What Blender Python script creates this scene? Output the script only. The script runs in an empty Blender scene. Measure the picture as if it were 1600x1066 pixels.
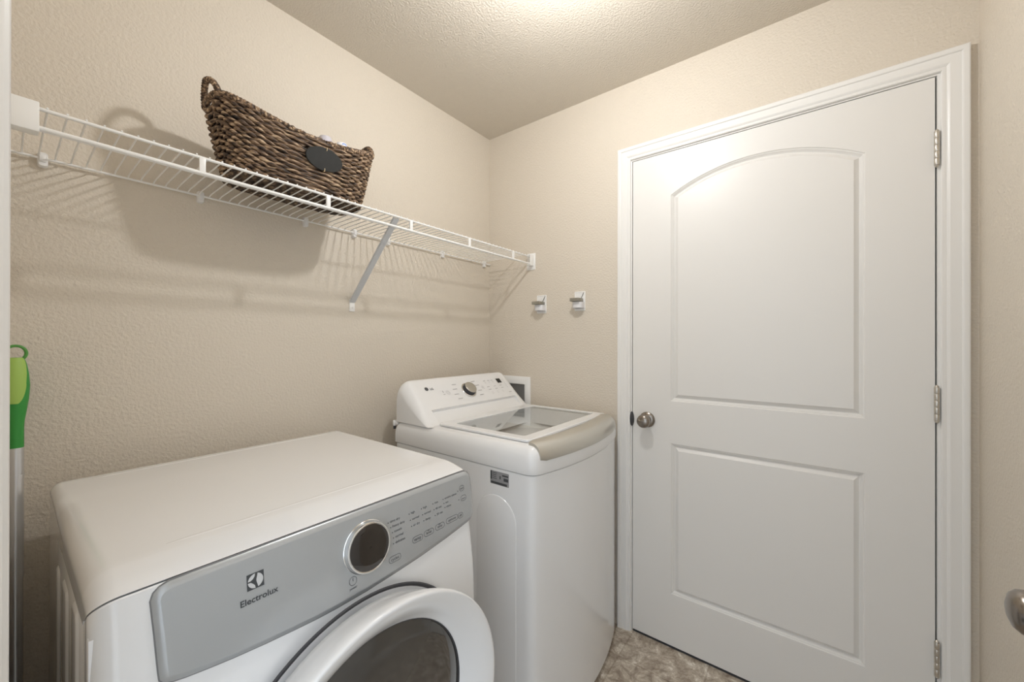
import bpy, bmesh, math, random
from mathutils import Vector, Matrix
random.seed(7)
sc = bpy.context.scene
C = sc.collection
PI = math.pi

# ------------------------------------------------------------------ camera
F_PX, YAW, PITCH, ROLL = 611.4, math.radians(37.444), math.radians(0.0925), math.radians(0.0917)
CAM = Vector((1.4706, -1.7046, 1.2843))
fw = Vector((-math.sin(YAW)*math.cos(PITCH), math.cos(YAW)*math.cos(PITCH), math.sin(PITCH)))
rt = Vector((math.cos(YAW), math.sin(YAW), 0))
up = rt.cross(fw)
r2 = rt*math.cos(ROLL) + up*math.sin(ROLL)
u2 = up*math.cos(ROLL) - rt*math.sin(ROLL)
cd = bpy.data.cameras.new('camera'); cam = bpy.data.objects.new('camera', cd); C.objects.link(cam)
M4 = Matrix((r2, u2, -fw)).transposed().to_4x4(); M4.translation = CAM
cam.matrix_world = M4
cd.sensor_width = 36; cd.lens = F_PX/1600*36; cd.shift_y = -0.87/1600; cd.clip_start = 0.02
sc.camera = cam

# ------------------------------------------------------------------ world, view
w = bpy.data.worlds.new('world'); sc.world = w; w.use_nodes = True
bg = w.node_tree.nodes['Background']; bg.inputs[0].default_value = (0.84, 0.92, 1.0, 1); bg.inputs[1].default_value = 1.6
sc.view_settings.view_transform = 'Standard'; sc.view_settings.look = 'None'
sc.view_settings.exposure = 0.17; sc.view_settings.gamma = 1.0; sc.view_settings.use_curve_mapping = False
LAMP = (0.95, -0.81, 2.305); LAMP_R = 0.036; LAMP_W = 385.0
try:
    sc.cycles.use_denoising = True
    sc.cycles.max_bounces = 14; sc.cycles.diffuse_bounces = 8
    sc.cycles.glossy_bounces = 6; sc.cycles.transmission_bounces = 10
    sc.cycles.sample_clamp_indirect = 6.0
except Exception:
    pass

# ------------------------------------------------------------------ materials
def mat(name, col, rough=0.5, metal=0.0, coat=0.0, bump=None, emit=None, trans=0.0, ior=1.45, spec=None):
    m = bpy.data.materials.new(name); m.use_nodes = True
    nt = m.node_tree; b = nt.nodes['Principled BSDF']
    b.inputs['Base Color'].default_value = (*col, 1); b.inputs['Roughness'].default_value = rough
    b.inputs['Metallic'].default_value = metal; b.inputs['Coat Weight'].default_value = coat
    b.inputs['Coat Roughness'].default_value = 0.06
    b.inputs['Transmission Weight'].default_value = trans; b.inputs['IOR'].default_value = ior
    if spec is not None: b.inputs['Specular IOR Level'].default_value = spec
    if emit: b.inputs['Emission Color'].default_value = (*emit[:3], 1); b.inputs['Emission Strength'].default_value = emit[3]
    if bump:
        sc_, dist, strg = bump[:3]; det = bump[3] if len(bump) > 3 else 3
        tc = nt.nodes.new('ShaderNodeTexCoord'); nz = nt.nodes.new('ShaderNodeTexNoise'); bp = nt.nodes.new('ShaderNodeBump')
        nz.inputs['Scale'].default_value = sc_; nz.inputs['Detail'].default_value = det
        bp.inputs['Distance'].default_value = dist; bp.inputs['Strength'].default_value = strg
        nt.links.new(tc.outputs['Object'], nz.inputs['Vector']); nt.links.new(nz.outputs['Fac'], bp.inputs['Height'])
        nt.links.new(bp.outputs['Normal'], b.inputs['Normal'])
    return m

M = {}
M['wall'] = mat('beige_wall_paint', (0.665, 0.605, 0.520), 0.55, bump=(130, 0.0045, 0.62, 2))
M['ceiling'] = mat('ceiling_paint', (0.640, 0.590, 0.515), 0.8, bump=(150, 0.006, 0.55, 3))
M['trim'] = mat('white_trim_paint', (0.80, 0.795, 0.78), 0.30)
M['door'] = mat('white_door_paint', (0.765, 0.755, 0.735), 0.38, bump=(60, 0.0008, 0.10, 2))
M['enamel'] = mat('white_appliance_enamel', (0.82, 0.828, 0.84), 0.22, coat=0.6)
M['plastic'] = mat('white_appliance_plastic', (0.82, 0.826, 0.835), 0.25, coat=0.35)
M['vinyl'] = mat('white_vinyl_coating', (0.84, 0.84, 0.83), 0.35)
M['greyvinyl'] = mat('grey_brace_enamel', (0.62, 0.64, 0.67), 0.35)
M['panel'] = mat('silver_panel_lacquer', (0.43, 0.445, 0.455), 0.30, metal=0.25, coat=0.5)
M['ink'] = mat('dark_print', (0.06, 0.065, 0.07), 0.5)
M['greyink'] = mat('pale_grey_print', (0.42, 0.42, 0.43), 0.5)
M['palepanel'] = mat('pale_print', (0.60, 0.61, 0.62), 0.4)
M['chrome'] = mat('chrome', (0.78, 0.78, 0.77), 0.10, metal=1.0)
M['nickel'] = mat('satin_nickel', (0.30, 0.27, 0.24), 0.25, metal=1.0)
M['hinge'] = mat('brushed_nickel', (0.62, 0.59, 0.54), 0.36, metal=1.0)
M['darkglass'] = mat('black_glass', (0.018, 0.014, 0.012), 0.06, coat=1.0)
M['doorglass'] = mat('smoked_door_glass', (0.055, 0.052, 0.048), 0.07, coat=1.0, spec=0.8)
M['gasket'] = mat('dark_gasket', (0.05, 0.05, 0.055), 0.6)
M['seam'] = mat('shadow_gap_plastic', (0.22, 0.22, 0.225), 0.6)
M['silver'] = mat('champagne_silver', (0.62, 0.60, 0.55), 0.34, metal=0.75)
M['knobcap'] = mat('warm_silver_cap', (0.55, 0.53, 0.48), 0.30, metal=0.8)
M['steel'] = mat('drum_steel', (0.66, 0.64, 0.60), 0.45, metal=0.25)
M['tubgrey'] = mat('light_grey_tub', (0.82, 0.83, 0.82), 0.4)
M['sticker'] = mat('silver_sticker', (0.30, 0.30, 0.31), 0.4)
M['boxdark'] = mat('recess_plastic', (0.62, 0.61, 0.59), 0.5)
M['brass'] = mat('valve_brass', (0.32, 0.20, 0.12), 0.35, metal=0.8)
M['chalk'] = mat('chalkboard_black', (0.022, 0.022, 0.021), 0.75)
M['tie'] = mat('raffia_tie', (0.66, 0.52, 0.33), 0.8)
M['green'] = mat('green_grip', (0.035, 0.27, 0.045), 0.45)
M['lime'] = mat('lime_grip', (0.34, 0.52, 0.11), 0.5)
M['leaf'] = mat('leaf_green_plastic', (0.09, 0.30, 0.06), 0.45)
M['alu'] = mat('aluminium_pole', (0.66, 0.67, 0.69), 0.32, metal=0.8)
M['pad'] = mat('grey_mop_pad', (0.35, 0.37, 0.36), 0.9)
M['hookmetal'] = mat('grey_hook_metal', (0.36, 0.35, 0.31), 0.35, metal=0.7)
M['clearhook'] = mat('frosted_clear_plastic', (0.72, 0.72, 0.74), 0.25)
M['clip'] = mat('milky_clip_plastic', (0.80, 0.80, 0.80), 0.4)
M['bottlew'] = mat('white_bottle_plastic', (0.85, 0.86, 0.90), 0.3)
M['bottlel'] = mat('lilac_grey_plastic', (0.60, 0.58, 0.64), 0.2)
M['bottleb'] = mat('blue_print', (0.25, 0.36, 0.72), 0.4)
M['globe'] = mat('lit_opal_globe', (0.9, 0.88, 0.84), 0.5, emit=(1.0, 0.992, 0.978, LAMP_W))
M['screen'] = mat('dark_display', (0.02, 0.02, 0.02), 0.2)

def glass_mat():
    m = bpy.data.materials.new('clear_lid_glass'); m.use_nodes = True; nt = m.node_tree
    nt.nodes.clear(); L = nt.links
    o = nt.nodes.new('ShaderNodeOutputMaterial'); mx = nt.nodes.new('ShaderNodeMixShader')
    t = nt.nodes.new('ShaderNodeBsdfTransparent'); g = nt.nodes.new('ShaderNodeBsdfGlossy'); f = nt.nodes.new('ShaderNodeLayerWeight')
    p = nt.nodes.new('ShaderNodeMath'); p.operation = 'POWER'; p.inputs[1].default_value = 3.0
    q = nt.nodes.new('ShaderNodeMath'); q.operation = 'MULTIPLY_ADD'; q.inputs[1].default_value = 0.80; q.inputs[2].default_value = 0.05
    t.inputs[0].default_value = (0.90, 0.915, 0.91, 1); g.inputs['Roughness'].default_value = 0.03
    L.new(f.outputs['Facing'], p.inputs[0]); L.new(p.outputs[0], q.inputs[0]); L.new(q.outputs[0], mx.inputs[0])
    L.new(t.outputs[0], mx.inputs[1]); L.new(g.outputs[0], mx.inputs[2]); L.new(mx.outputs[0], o.inputs[0]); return m
M['glass'] = glass_mat()

def wicker_mat(name, scale, dark=1.0):
    m = bpy.data.materials.new(name); m.use_nodes = True; nt = m.node_tree; b = nt.nodes['Principled BSDF']
    tc = nt.nodes.new('ShaderNodeTexCoord'); mp = nt.nodes.new('ShaderNodeMapping'); nz = nt.nodes.new('ShaderNodeTexNoise')
    mp.inputs['Scale'].default_value = scale
    nz.inputs['Scale'].default_value = 1.0; nz.inputs['Detail'].default_value = 3.0
    cr = nt.nodes.new('ShaderNodeValToRGB'); e = cr.color_ramp.elements
    e[0].position = 0.33; e[0].color = (0.030*dark, 0.020*dark, 0.015*dark, 1)
    e[1].position = 0.68; e[1].color = (0.66*dark, 0.49*dark, 0.32*dark, 1)
    k = e.new(0.44); k.color = (0.095*dark, 0.058*dark, 0.036*dark, 1)
    k = e.new(0.55); k.color = (0.25*dark, 0.155*dark, 0.090*dark, 1)
    nt.links.new(tc.outputs['Object'], mp.inputs['Vector']); nt.links.new(mp.outputs[0], nz.inputs['Vector'])
    nt.links.new(nz.outputs['Fac'], cr.inputs[0]); nt.links.new(cr.outputs[0], b.inputs['Base Color'])
    b.inputs['Roughness'].default_value = 0.62
    return m
M['wicker'] = wicker_mat('woven_water_hyacinth', (50, 34, 190), 0.82)
M['wickrim'] = wicker_mat('twisted_rim_cord', (130, 130, 130), 0.85)
M['wickbase'] = wicker_mat('basket_base_weave', (40, 90, 60), 0.45)

def floor_mat():
    m = bpy.data.materials.new('stone_look_vinyl'); m.use_nodes = True; nt = m.node_tree; b = nt.nodes['Principled BSDF']
    L = nt.links
    tc = nt.nodes.new('ShaderNodeTexCoord')
    n1 = nt.nodes.new('ShaderNodeTexNoise'); n1.inputs['Scale'].default_value = 19; n1.inputs['Detail'].default_value = 12; n1.inputs['Roughness'].default_value = 0.78; n1.inputs['Distortion'].default_value = 0.45
    cr = nt.nodes.new('ShaderNodeValToRGB'); e = cr.color_ramp.elements
    e[0].position = 0.34; e[0].color = (0.20, 0.16, 0.125, 1); e[1].position = 0.64; e[1].color = (0.88, 0.84, 0.77, 1)
    k = e.new(0.45); k.color = (0.37, 0.305, 0.24, 1); k = e.new(0.55); k.color = (0.56, 0.495, 0.41, 1)
    L.new(tc.outputs['Object'], n1.inputs['Vector']); L.new(n1.outputs['Fac'], cr.inputs[0])
    br = nt.nodes.new('ShaderNodeTexBrick'); br.offset = 0.0; br.inputs['Scale'].default_value = 1.0
    br.inputs['Brick Width'].default_value = 0.305; br.inputs['Row Height'].default_value = 0.305; br.inputs['Mortar Size'].default_value = 0.003
    br.inputs['Color1'].default_value = (1, 1, 1, 1); br.inputs['Color2'].default_value = (0.95, 0.94, 0.93, 1); br.inputs['Mortar'].default_value = (0.78, 0.75, 0.72, 1)
    mp = nt.nodes.new('ShaderNodeMapping'); mp.inputs['Location'].default_value = (0.07, 0.17, 0)
    L.new(tc.outputs['Object'], mp.inputs['Vector']); L.new(mp.outputs[0], br.inputs['Vector'])
    mx = nt.nodes.new('ShaderNodeMix'); mx.data_type = 'RGBA'; mx.blend_type = 'MULTIPLY'; mx.inputs[0].default_value = 1.0
    L.new(cr.outputs[0], mx.inputs[6]); L.new(br.outputs['Color'], mx.inputs[7]); L.new(mx.outputs[2], b.inputs['Base Color'])
    b.inputs['Roughness'].default_value = 0.42
    return m
M['floor'] = floor_mat()

# ------------------------------------------------------------------ helpers
def world_loc(o):
    v = Vector((0, 0, 0))
    while o is not None:
        v = v + o.location; o = o.parent
    return v

def obj(name, bm, material, parent=None, smooth=40, label=None):
    """links a bmesh built in world coordinates as one object under parent"""
    bmesh.ops.remove_doubles(bm, verts=bm.verts, dist=1e-6)
    bmesh.ops.recalc_face_normals(bm, faces=bm.faces)
    me = bpy.data.meshes.new(name)
    off = world_loc(parent) if parent else Vector((0, 0, 0))
    if off.length: bmesh.ops.translate(bm, verts=bm.verts, vec=-off)
    bm.to_mesh(me); bm.free()
    if smooth:
        me.shade_smooth()
        for p in me.polygons:
            if len(p.vertices) > 8: p.use_smooth = False
        me.set_sharp_from_angle(angle=math.radians(smooth))
    me.materials.append(material)
    o = bpy.data.objects.new(name, me); C.objects.link(o)
    if parent: o.parent = parent
    if label: o['label'] = label
    return o

def thing(name, label, cat, loc=(0, 0, 0), group=None):
    o = bpy.data.objects.new(name, None); o.empty_display_size = 0.1; C.objects.link(o)
    o.location = loc; o['label'] = label; o['category'] = cat
    if group: o['group'] = group
    return o

def struct(o, label, cat):
    o['kind'] = 'structure'; o['label'] = label; o['category'] = cat
    return o

def instance(o, parent, offset):
    c = o.copy(); C.objects.link(c); c.parent = parent; c.location = o.location + Vector(offset); return c

def box(bm, a, b, bev=0.0, seg=2):
    xs = sorted((a[0], b[0])); ys = sorted((a[1], b[1])); zs = sorted((a[2], b[2]))
    r = bmesh.ops.create_cube(bm, size=1.0)
    vs = r['verts']
    for v in vs:
        v.co = Vector((xs[0] + (v.co.x+.5)*(xs[1]-xs[0]), ys[0] + (v.co.y+.5)*(ys[1]-ys[0]), zs[0] + (v.co.z+.5)*(zs[1]-zs[0])))
    if bev > 0:
        es = list({e for v in vs for e in v.link_edges})
        bmesh.ops.bevel(bm, geom=es, offset=bev, segments=seg, profile=0.5, affect='EDGES')

def loft(bm, rings, closed=True, cap0=False, cap1=False):
    R = [[bm.verts.new(p) for p in ring] for ring in rings]
    n = len(R[0])
    for a, b in zip(R, R[1:]):
        for i in range(n if closed else n-1):
            j = (i+1) % n
            try: bm.faces.new((a[i], a[j], b[j], b[i]))
            except ValueError: pass
    if cap0: bm.faces.new(R[0])
    if cap1: bm.faces.new(R[-1])
    return R

def frame_of(axis):
    a = Vector(axis).normalized()
    t = Vector((0, 0, 1)) if abs(a.z) < 0.9 else Vector((1, 0, 0))
    u = t.cross(a).normalized(); v = a.cross(u)
    return a, u, v

def lathe(bm, prof, origin, axis, seg=48, cap0=False, cap1=False):
    a, u, v = frame_of(axis); o = Vector(origin)
    rings = [[o + a*h + (u*math.cos(2*PI*k/seg) + v*math.sin(2*PI*k/seg))*r for k in range(seg)] for r, h in prof]
    loft(bm, rings, True, cap0, cap1)

def tube(bm, pts, r, seg=8, caps=True, closed=False):
    P = [Vector(p) for p in pts]; n = len(P)
    rad = r if isinstance(r, (list, tuple)) else [r]*n
    T = []
    for i in range(n):
        if closed: t = P[(i+1) % n] - P[i-1]
        else: t = P[min(i+1, n-1)] - P[max(i-1, 0)]
        T.append(t.normalized())
    _, u, _ = frame_of(T[0]); rings = []
    for i in range(n):
        u = (u - T[i]*u.dot(T[i])).normalized(); v = T[i].cross(u)
        rings.append([P[i] + (u*math.cos(2*PI*k/seg) + v*math.sin(2*PI*k/seg))*rad[i] for k in range(seg)])
    if closed: rings.append(rings[0]); loft(bm, rings)
    else: loft(bm, rings, True, caps, caps)

def offset2(poly, d):
    """moves a counter-clockwise outline inwards by d"""
    n = len(poly); out = []
    for i in range(n):
        p0, p1, p2 = Vector(poly[i-1]), Vector(poly[i]), Vector(poly[(i+1) % n])
        e1 = (p1-p0); e2 = (p2-p1)
        e1 = e1.normalized() if e1.length > 1e-9 else e2.normalized(); e2 = e2.normalized() if e2.length > 1e-9 else e1
        n1 = Vector((-e1.y, e1.x)); n2 = Vector((-e2.y, e2.x)); m = n1+n2
        m = m.normalized() if m.length > 1e-6 else n1
        out.append(p1 + m*(d/max(0.35, m.dot(n1))))
    return out

def rrect(x0, y0, x1, y1, r, seg=6):
    out = []
    for cx, cy, a0 in ((x1-r, y0+r, -90), (x1-r, y1-r, 0), (x0+r, y1-r, 90), (x0+r, y0+r, 180)):
        for k in range(seg+1):
            a = math.radians(a0 + 90*k/seg); out.append((cx + r*math.cos(a), cy + r*math.sin(a)))
    return out

def plate(bm, outline, to3, prof, cap_top=True):
    """outline (ccw 2D) raised through prof [(inset, height)], mapped by to3(a, b, h)"""
    rings = [[to3(p[0], p[1], h) for p in offset2(outline, i)] for i, h in prof]
    loft(bm, rings, True, False, cap_top)

def text(name, s, size, o3, right, upv, material, parent, bold=0.0, align='LEFT', lift=0.0004):
    cu = bpy.data.curves.new(name, 'FONT'); cu.body = s; cu.size = size; cu.offset = bold; cu.extrude = 0.0; cu.align_x = align; cu.resolution_u = 3
    tmp = bpy.data.objects.new(name+'_tmp', cu); C.objects.link(tmp)
    dg = bpy.context.evaluated_depsgraph_get(); dg.update()
    me = bpy.data.meshes.new_from_object(tmp.evaluated_get(dg))
    r = Vector(right).normalized(); u = Vector(upv).normalized(); nrm = r.cross(u)
    off = world_loc(parent)
    for v in me.vertices:
        v.co = Vector(o3) + r*v.co.x + u*v.co.y + nrm*lift - off
    bpy.data.objects.remove(tmp); bpy.data.curves.remove(cu)
    return me

def add_mesh(bm, me):
    bm.from_mesh(me); bpy.data.meshes.remove(me)

def wall_grid(bm, us, vs, holes, to3, thick):
    """a wall with rectangular openings; holes are (u0, u1, v0, v1)"""
    us = sorted(set(us + [h[0] for h in holes] + [h[1] for h in holes])); vs = sorted(set(vs + [h[2] for h in holes] + [h[3] for h in holes]))
    def solid(i, j):
        if i < 0 or j < 0 or i >= len(us)-1 or j >= len(vs)-1: return False
        cu, cv = (us[i]+us[i+1])/2, (vs[j]+vs[j+1])/2
        return not any(h[0] < cu < h[1] and h[2] < cv < h[3] for h in holes)
    def quad(*p): bm.faces.new([bm.verts.new(to3(*q)) for q in p])
    for i in range(len(us)-1):
        for j in range(len(vs)-1):
            if not solid(i, j): continue
            a, b, c, d = us[i], us[i+1], vs[j], vs[j+1]
            quad((a, c, 0), (b, c, 0), (b, d, 0), (a, d, 0)); quad((a, c, thick), (a, d, thick), (b, d, thick), (b, c, thick))
            if not solid(i-1, j): quad((a, c, 0), (a, d, 0), (a, d, thick), (a, c, thick))
            if not solid(i+1, j): quad((b, c, 0), (b, c, thick), (b, d, thick), (b, d, 0))
            if not solid(i, j-1): quad((a, c, 0), (a, c, thick), (b, c, thick), (b, c, 0))
            if not solid(i, j+1): quad((a, d, 0), (b, d, 0), (b, d, thick), (a, d, thick))

# ------------------------------------------------------------------ room shell
H = 2.44; XR = 1.852; YF = -1.7165
DX0, DX1, DZ = 0.8408, 1.7645, 2.0795          # closed door slab
OX0, OX1, OZ = 0.905, 1.785, 2.07              # opening the camera looks through
bm = bmesh.new(); box(bm, (-0.12, -4.2, -0.1), (2.6, 0.6, 0.0))
struct(obj('floor', bm, M['floor'], smooth=0), 'mottled brown stone-look vinyl floor', 'floor')
bm = bmesh.new(); box(bm, (-0.12, YF-0.12, H), (XR+0.12, 0.12, H+0.1))
struct(obj('ceiling', bm, M['ceiling'], smooth=0), 'textured beige ceiling of the laundry room', 'ceiling')
bm = bmesh.new(); box(bm, (-0.12, YF-0.12, 0), (0, 0.12, H))
struct(obj('wall_left', bm, M['wall'], smooth=0), 'beige textured wall behind the wire shelf and the appliances', 'wall')
bm = bmesh.new(); box(bm, (XR, YF-0.12, 0), (XR+0.12, 0.12, H))
struct(obj('wall_right', bm, M['wall'], smooth=0), 'narrow beige wall right of the closed white door', 'wall')
bm = bmesh.new()
wall_grid(bm, [0, XR], [0, H], [(DX0-0.022, DX1+0.024, -1, DZ+0.022), (0.075, 0.262, 0.845, 1.062)], lambda u, v, t: (u, t, v), 0.12)
struct(obj('wall_far', bm, M['wall'], smooth=0), 'beige wall holding the closed white door and two hooks', 'wall')
bm = bmesh.new()
wall_grid(bm, [0, XR], [0, H], [(OX0-0.018, OX1+0.018, -1, OZ+0.018)], lambda u, v, t: (u, YF-t, v), 0.12)
struct(obj('wall_front', bm, M['wall'], smooth=0), 'beige wall with the open doorway the room is seen through', 'wall')

CAS = [(0, 0), (0, .006), (.002, .009), (.008, .0095), (.011, .0085), (.014, .0115), (.018, .013), (.0215, .0122), (.040, .0130), (.0425, .0160), (.046, .0172), (.054, .0172), (.057, .0155), (.057, 0)]
def casing(bm, x0, x1, z1, to3):
    rings = []
    for d, h in CAS:
        rings.append([to3(x0-d, 0.0, h), to3(x0-d, z1+d, h), to3(x1+d, z1+d, h), to3(x1+d, 0.0, h)])
    loft(bm, rings, closed=False)
    bm.faces.new([bm.verts.new(r[0]) for r in rings]); bm.faces.new([bm.verts.new(r[3]) for r in rings])
def jamb(bm, x0, x1, z1, y0, y1, t=0.018):
    box(bm, (x0-t, y0, 0), (x0, y1, z1+t)); box(bm, (x1, y0, 0), (x1+t, y1, z1+t)); box(bm, (x0, y0, z1), (x1, y1, z1+t))
t1 = thing('trim_1', 'white moulded casing around the closed white door', 'door casing'); t1['kind'] = 'structure'
bm = bmesh.new(); casing(bm, DX0-0.0085, DX1+0.0115, DZ+0.0085, lambda x, z, h: (x, -h, z)); obj('casing', bm, M['trim'], t1, smooth=25)
bm = bmesh.new(); jamb(bm, DX0-0.0035, DX1+0.0045, DZ+0.0035, 0.0, 0.12)
box(bm, (DX0-0.004, 0.038, 0), (DX0+0.010, 0.075, DZ+.004)); box(bm, (DX1-0.010, 0.038, 0), (DX1+0.005, 0.075, DZ+.004)); box(bm, (DX0, 0.038, DZ-0.010), (DX1, 0.075, DZ+0.004))
obj('jamb', bm, M['trim'], t1, smooth=25)
bm = bmesh.new(); lathe(bm, [(.0005, 0), (.0055, .006), (.0085, .018), (.0095, .0325), (.0085, .047), (.0055, .059), (.0005, .065)], (DX0-0.0025, -.0035, .909), (0, 0, 1), 16)
obj('strike_plate', bm, M['gasket'], t1, label='dark strike plate lip')
bm = bmesh.new(); box(bm, (DX0, 0.004, 0), (DX1, 0.11, 0.006), .002)
obj('threshold', bm, M['gasket'], t1, label='dark threshold strip under the door')
t2 = thing('trim_2', 'white casing of the open doorway at the left edge of the view', 'door casing'); t2['kind'] = 'structure'
bm = bmesh.new(); casing(bm, OX0, OX1-0.006, OZ, lambda x, z, h: (x, YF+h, z)); obj('casing', bm, M['trim'], t2, smooth=25)
bm = bmesh.new(); jamb(bm, OX0, OX1, OZ, YF-0.12, YF); box(bm, (OX0, YF-0.085, 0), (OX0+.011, YF-0.045, OZ)); obj('jamb', bm, M['trim'], t2, smooth=25)
bm = bmesh.new()
PRB = [(0, 0), (.012, 0), (.012, .06), (.009, .07), (.006, .08), (0, .082)]
loft(bm, [[(XR-a, -0.02, z) for a, z in PRB], [(XR-a, YF+0.02, z) for a, z in PRB]], True, True, True)
struct(obj('baseboard_right', bm, M['trim'], smooth=30), 'white baseboard along the narrow right wall', 'baseboard')

# ------------------------------------------------------------------ closed two-panel door
def arch_outline(x0, x1, z0, z1, rise, n=24):
    pts = [(x0, z0), (x1, z0), (x1, z1)]
    if rise > 0:
        w2 = (x1-x0)/2; R = (w2*w2 + rise*rise)/(2*rise); cx, cz = (x0+x1)/2, z1 + rise - R
        a = math.asin(w2/R)
        for k in range(1, n): 
            t = a - 2*a*k/n; pts.append((cx + R*math.sin(t), cz + R*math.cos(t)))
    pts.append((x0, z1))
    return pts
d1 = thing('door_1', 'closed white two-panel door with an arched upper panel', 'door', (DX0, 0, 0.012)); d1['kind'] = 'structure'
bm = bmesh.new()
Z0 = 0.013
PROF = [(0, 0), (.0030, .0030), (.0055, .0036), (.0110, .0100), (.0130, .0112), (.0150, .0112), (.0275, .0022), (.0285, .0010), (.0300, .0010)]
outer = [(DX0, Z0), (DX1, Z0), (DX1, DZ), (DX0, DZ)]
ov = [bm.verts.new((x, 0, z)) for x, z in outer]
edges = [bm.edges.new((ov[i], ov[(i+1) % 4])) for i in range(4)]
for ol in (arch_outline(1.002, 1.609, 1.034, 1.898, 0.084), arch_outline(1.004, 1.609, 0.229, 0.857, 0)):
    rings = [[(p[0], d, p[1]) for p in offset2(ol, i)] for i, d in PROF]
    R = loft(bm, rings, True, False, True)
    edges += [bm.edges.get((R[0][i], R[0][(i+1) % len(ol)])) for i in range(len(ol))]
bmesh.ops.triangle_fill(bm, use_beauty=True, use_dissolve=False, edges=edges)
bk = [bm.verts.new((x, .035, z)) for x, z in outer]
for i in range(4): bm.faces.new((ov[i], ov[(i+1) % 4], bk[(i+1) % 4], bk[i]))
bm.faces.new(bk)
obj('slab', bm, M['door'], d1, smooth=22)
def door_knob(parent, c, axis):
    a = Vector(axis)
    bm = bmesh.new()
    lathe(bm, [(0.0, 0.0), (.0330, 0.0), (.0335, .003), (.031, .007), (.022, .010), (.0135, .012), (.0125, .024), (.015, .029), (.0225, .034), (.0272, .041), (.0285, .048), (.0272, .055), (.022, .061), (.0130, .0645), (.004, .0655), (0.0005, .0655)], c, a, 40)
    return obj('door_knob', bm, M['nickel'], parent, smooth=50, label='satin nickel door knob')
door_knob(d1, (0.905, 0, 0.945), (0, -1, 0))
def hinge_bm(x, y, z):
    bm = bmesh.new()
    for k in range(5):
        z0 = z - .050 + k*.0202
        lathe(bm, [(0.0004, z0), (.0058, z0), (.0062, z0+.0008), (.0062, z0+.0190), (.0058, z0+.0198), (.0004, z0+.0198)], (x, y, 0), (0, 0, 1), 16)
    for s in (1, -1):
        lathe(bm, [(.0004, 0), (.0045, 0), (.005, .002), (.0028, .006), (.0004, .0072)], (x, y, z + s*.0505), (0, 0, s), 14)
    box(bm, (x-.004, y+.004, z-.05), (x-.0015, y+.02, z+.05)); box(bm, (x+.0005, y+.004, z-.05), (x+.003, y+.02, z+.05))
    return bm
h0 = obj('hinge', hinge_bm(1.7672, -0.0075, 1.862), M['hinge'], d1, label='brushed nickel hinge')
for z in (1.098, 0.338):
    instance(h0, d1, (0, 0, z-1.862))

# open entry door standing along the right wall: only its knob reaches into the frame
d2 = thing('door_2', 'open white door along the right wall, its knob just in view', 'door', (1.745, -1.70, 0.012)); d2['kind'] = 'structure'
bm = bmesh.new(); box(bm, (1.747, -1.700, 0.013), (1.782, -0.812, 2.05), .0015); obj('slab', bm, M['door'], d2)
door_knob(d2, (1.747, -0.872, 0.922), (-1, 0, 0))

# ------------------------------------------------------------------ ceiling lamp (just above the frame)
lt = thing('ceiling_light', 'lit opal globe lamp under the middle of the ceiling', 'lamp', (LAMP[0], LAMP[1], H))
bm = bmesh.new(); lathe(bm, [(0.001, H), (.065, H), (.065, H-.012), (.055, H-.022), (.02, H-.028), (.014, H-.05), (.014, LAMP[2]+.056), (.092, LAMP[2]+.052), (.094, LAMP[2]+.048), (.014, LAMP[2]+.050), (.014, LAMP[2]+LAMP_R*.9), (.018, LAMP[2]+LAMP_R*.80)], (LAMP[0], LAMP[1], 0), (0, 0, 1), 32); obj('mount_with_shield', bm, M['vinyl'], lt)  # includes an unseen dish, added to keep direct lamp light off the ceiling
bm = bmesh.new(); bmesh.ops.create_uvsphere(bm, u_segments=24, v_segments=14, radius=LAMP_R); bmesh.ops.translate(bm, verts=bm.verts, vec=LAMP); obj('globe', bm, M['globe'], lt)

# ------------------------------------------------------------------ wire shelf
sh = thing('wire_shelf', 'white wire shelf fixed along the left wall', 'shelf', (0, -0.85, 1.725))
SX = 0.302
bm = bmesh.new(); tube(bm, [(SX, YF+.006, 1.7255), (SX, -.008, 1.7255)], .0036, 10); obj('front_rail', bm, M['vinyl'], sh)
bm = bmesh.new(); tube(bm, [(SX+.002, YF+.006, 1.6880), (SX+.002, -.008, 1.6880)], .0046, 10); obj('lip_rail', bm, M['vinyl'], sh)
bm = bmesh.new(); tube(bm, [(.011, YF+.006, 1.7195), (.011, -.006, 1.7195)], .0030, 10); obj('back_rail', bm, M['vinyl'], sh)
bm = bmesh.new(); tube(bm, [(.185, YF+.006, 1.7245), (.185, -.006, 1.7245)], .0024, 8); obj('middle_rail', bm, M['vinyl'], sh)
bm = bmesh.new()
tube(bm, [(SX+.003, 0, 1.7302), (SX-.006, 0, 1.7300), (.20, 0, 1.7285), (.03, 0, 1.7265), (.016, 0, 1.7240), (.010, 0, 1.7225)], .0018, 8)
y0 = -1.651; rod = obj('cross_wire', bm, M['vinyl'], sh); rod.location.y = y0 - (-0.85) + 0.0 - 0.85 + 0.85
rod.location = Vector((0, y0, 0)); n_rods = 65
for k in range(-2, n_rods-2):
    if k: instance(rod, sh, (0, k*0.02555, 0))
bm = bmesh.new(); box(bm, (SX-.0015, -1.4165, 1.6845), (SX+.0055, -1.4040, 1.7250), .0012)
tb = obj('lip_tie', bm, M['vinyl'], sh)
for k in range(1, 5): instance(tb, sh, (0, .3095*k, 0))
bm = bmesh.new()
plate(bm, rrect(-.0085, -.022, .0085, .012, .006, 4), lambda a, b, h: (h, -1.645+a, 1.7215+b), [(0, 0), (0, .012), (.002, .0150)])
box(bm, (.004, -1.645-.006, 1.7215-.012), (.0185, -1.645+.006, 1.7215+.007), .003)
cl = obj('wall_clip', bm, M['clip'], sh)
for y in (-1.340, -1.031, -.681, -.365, -.052): instance(cl, sh, (0, y+1.645, 0))
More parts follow.
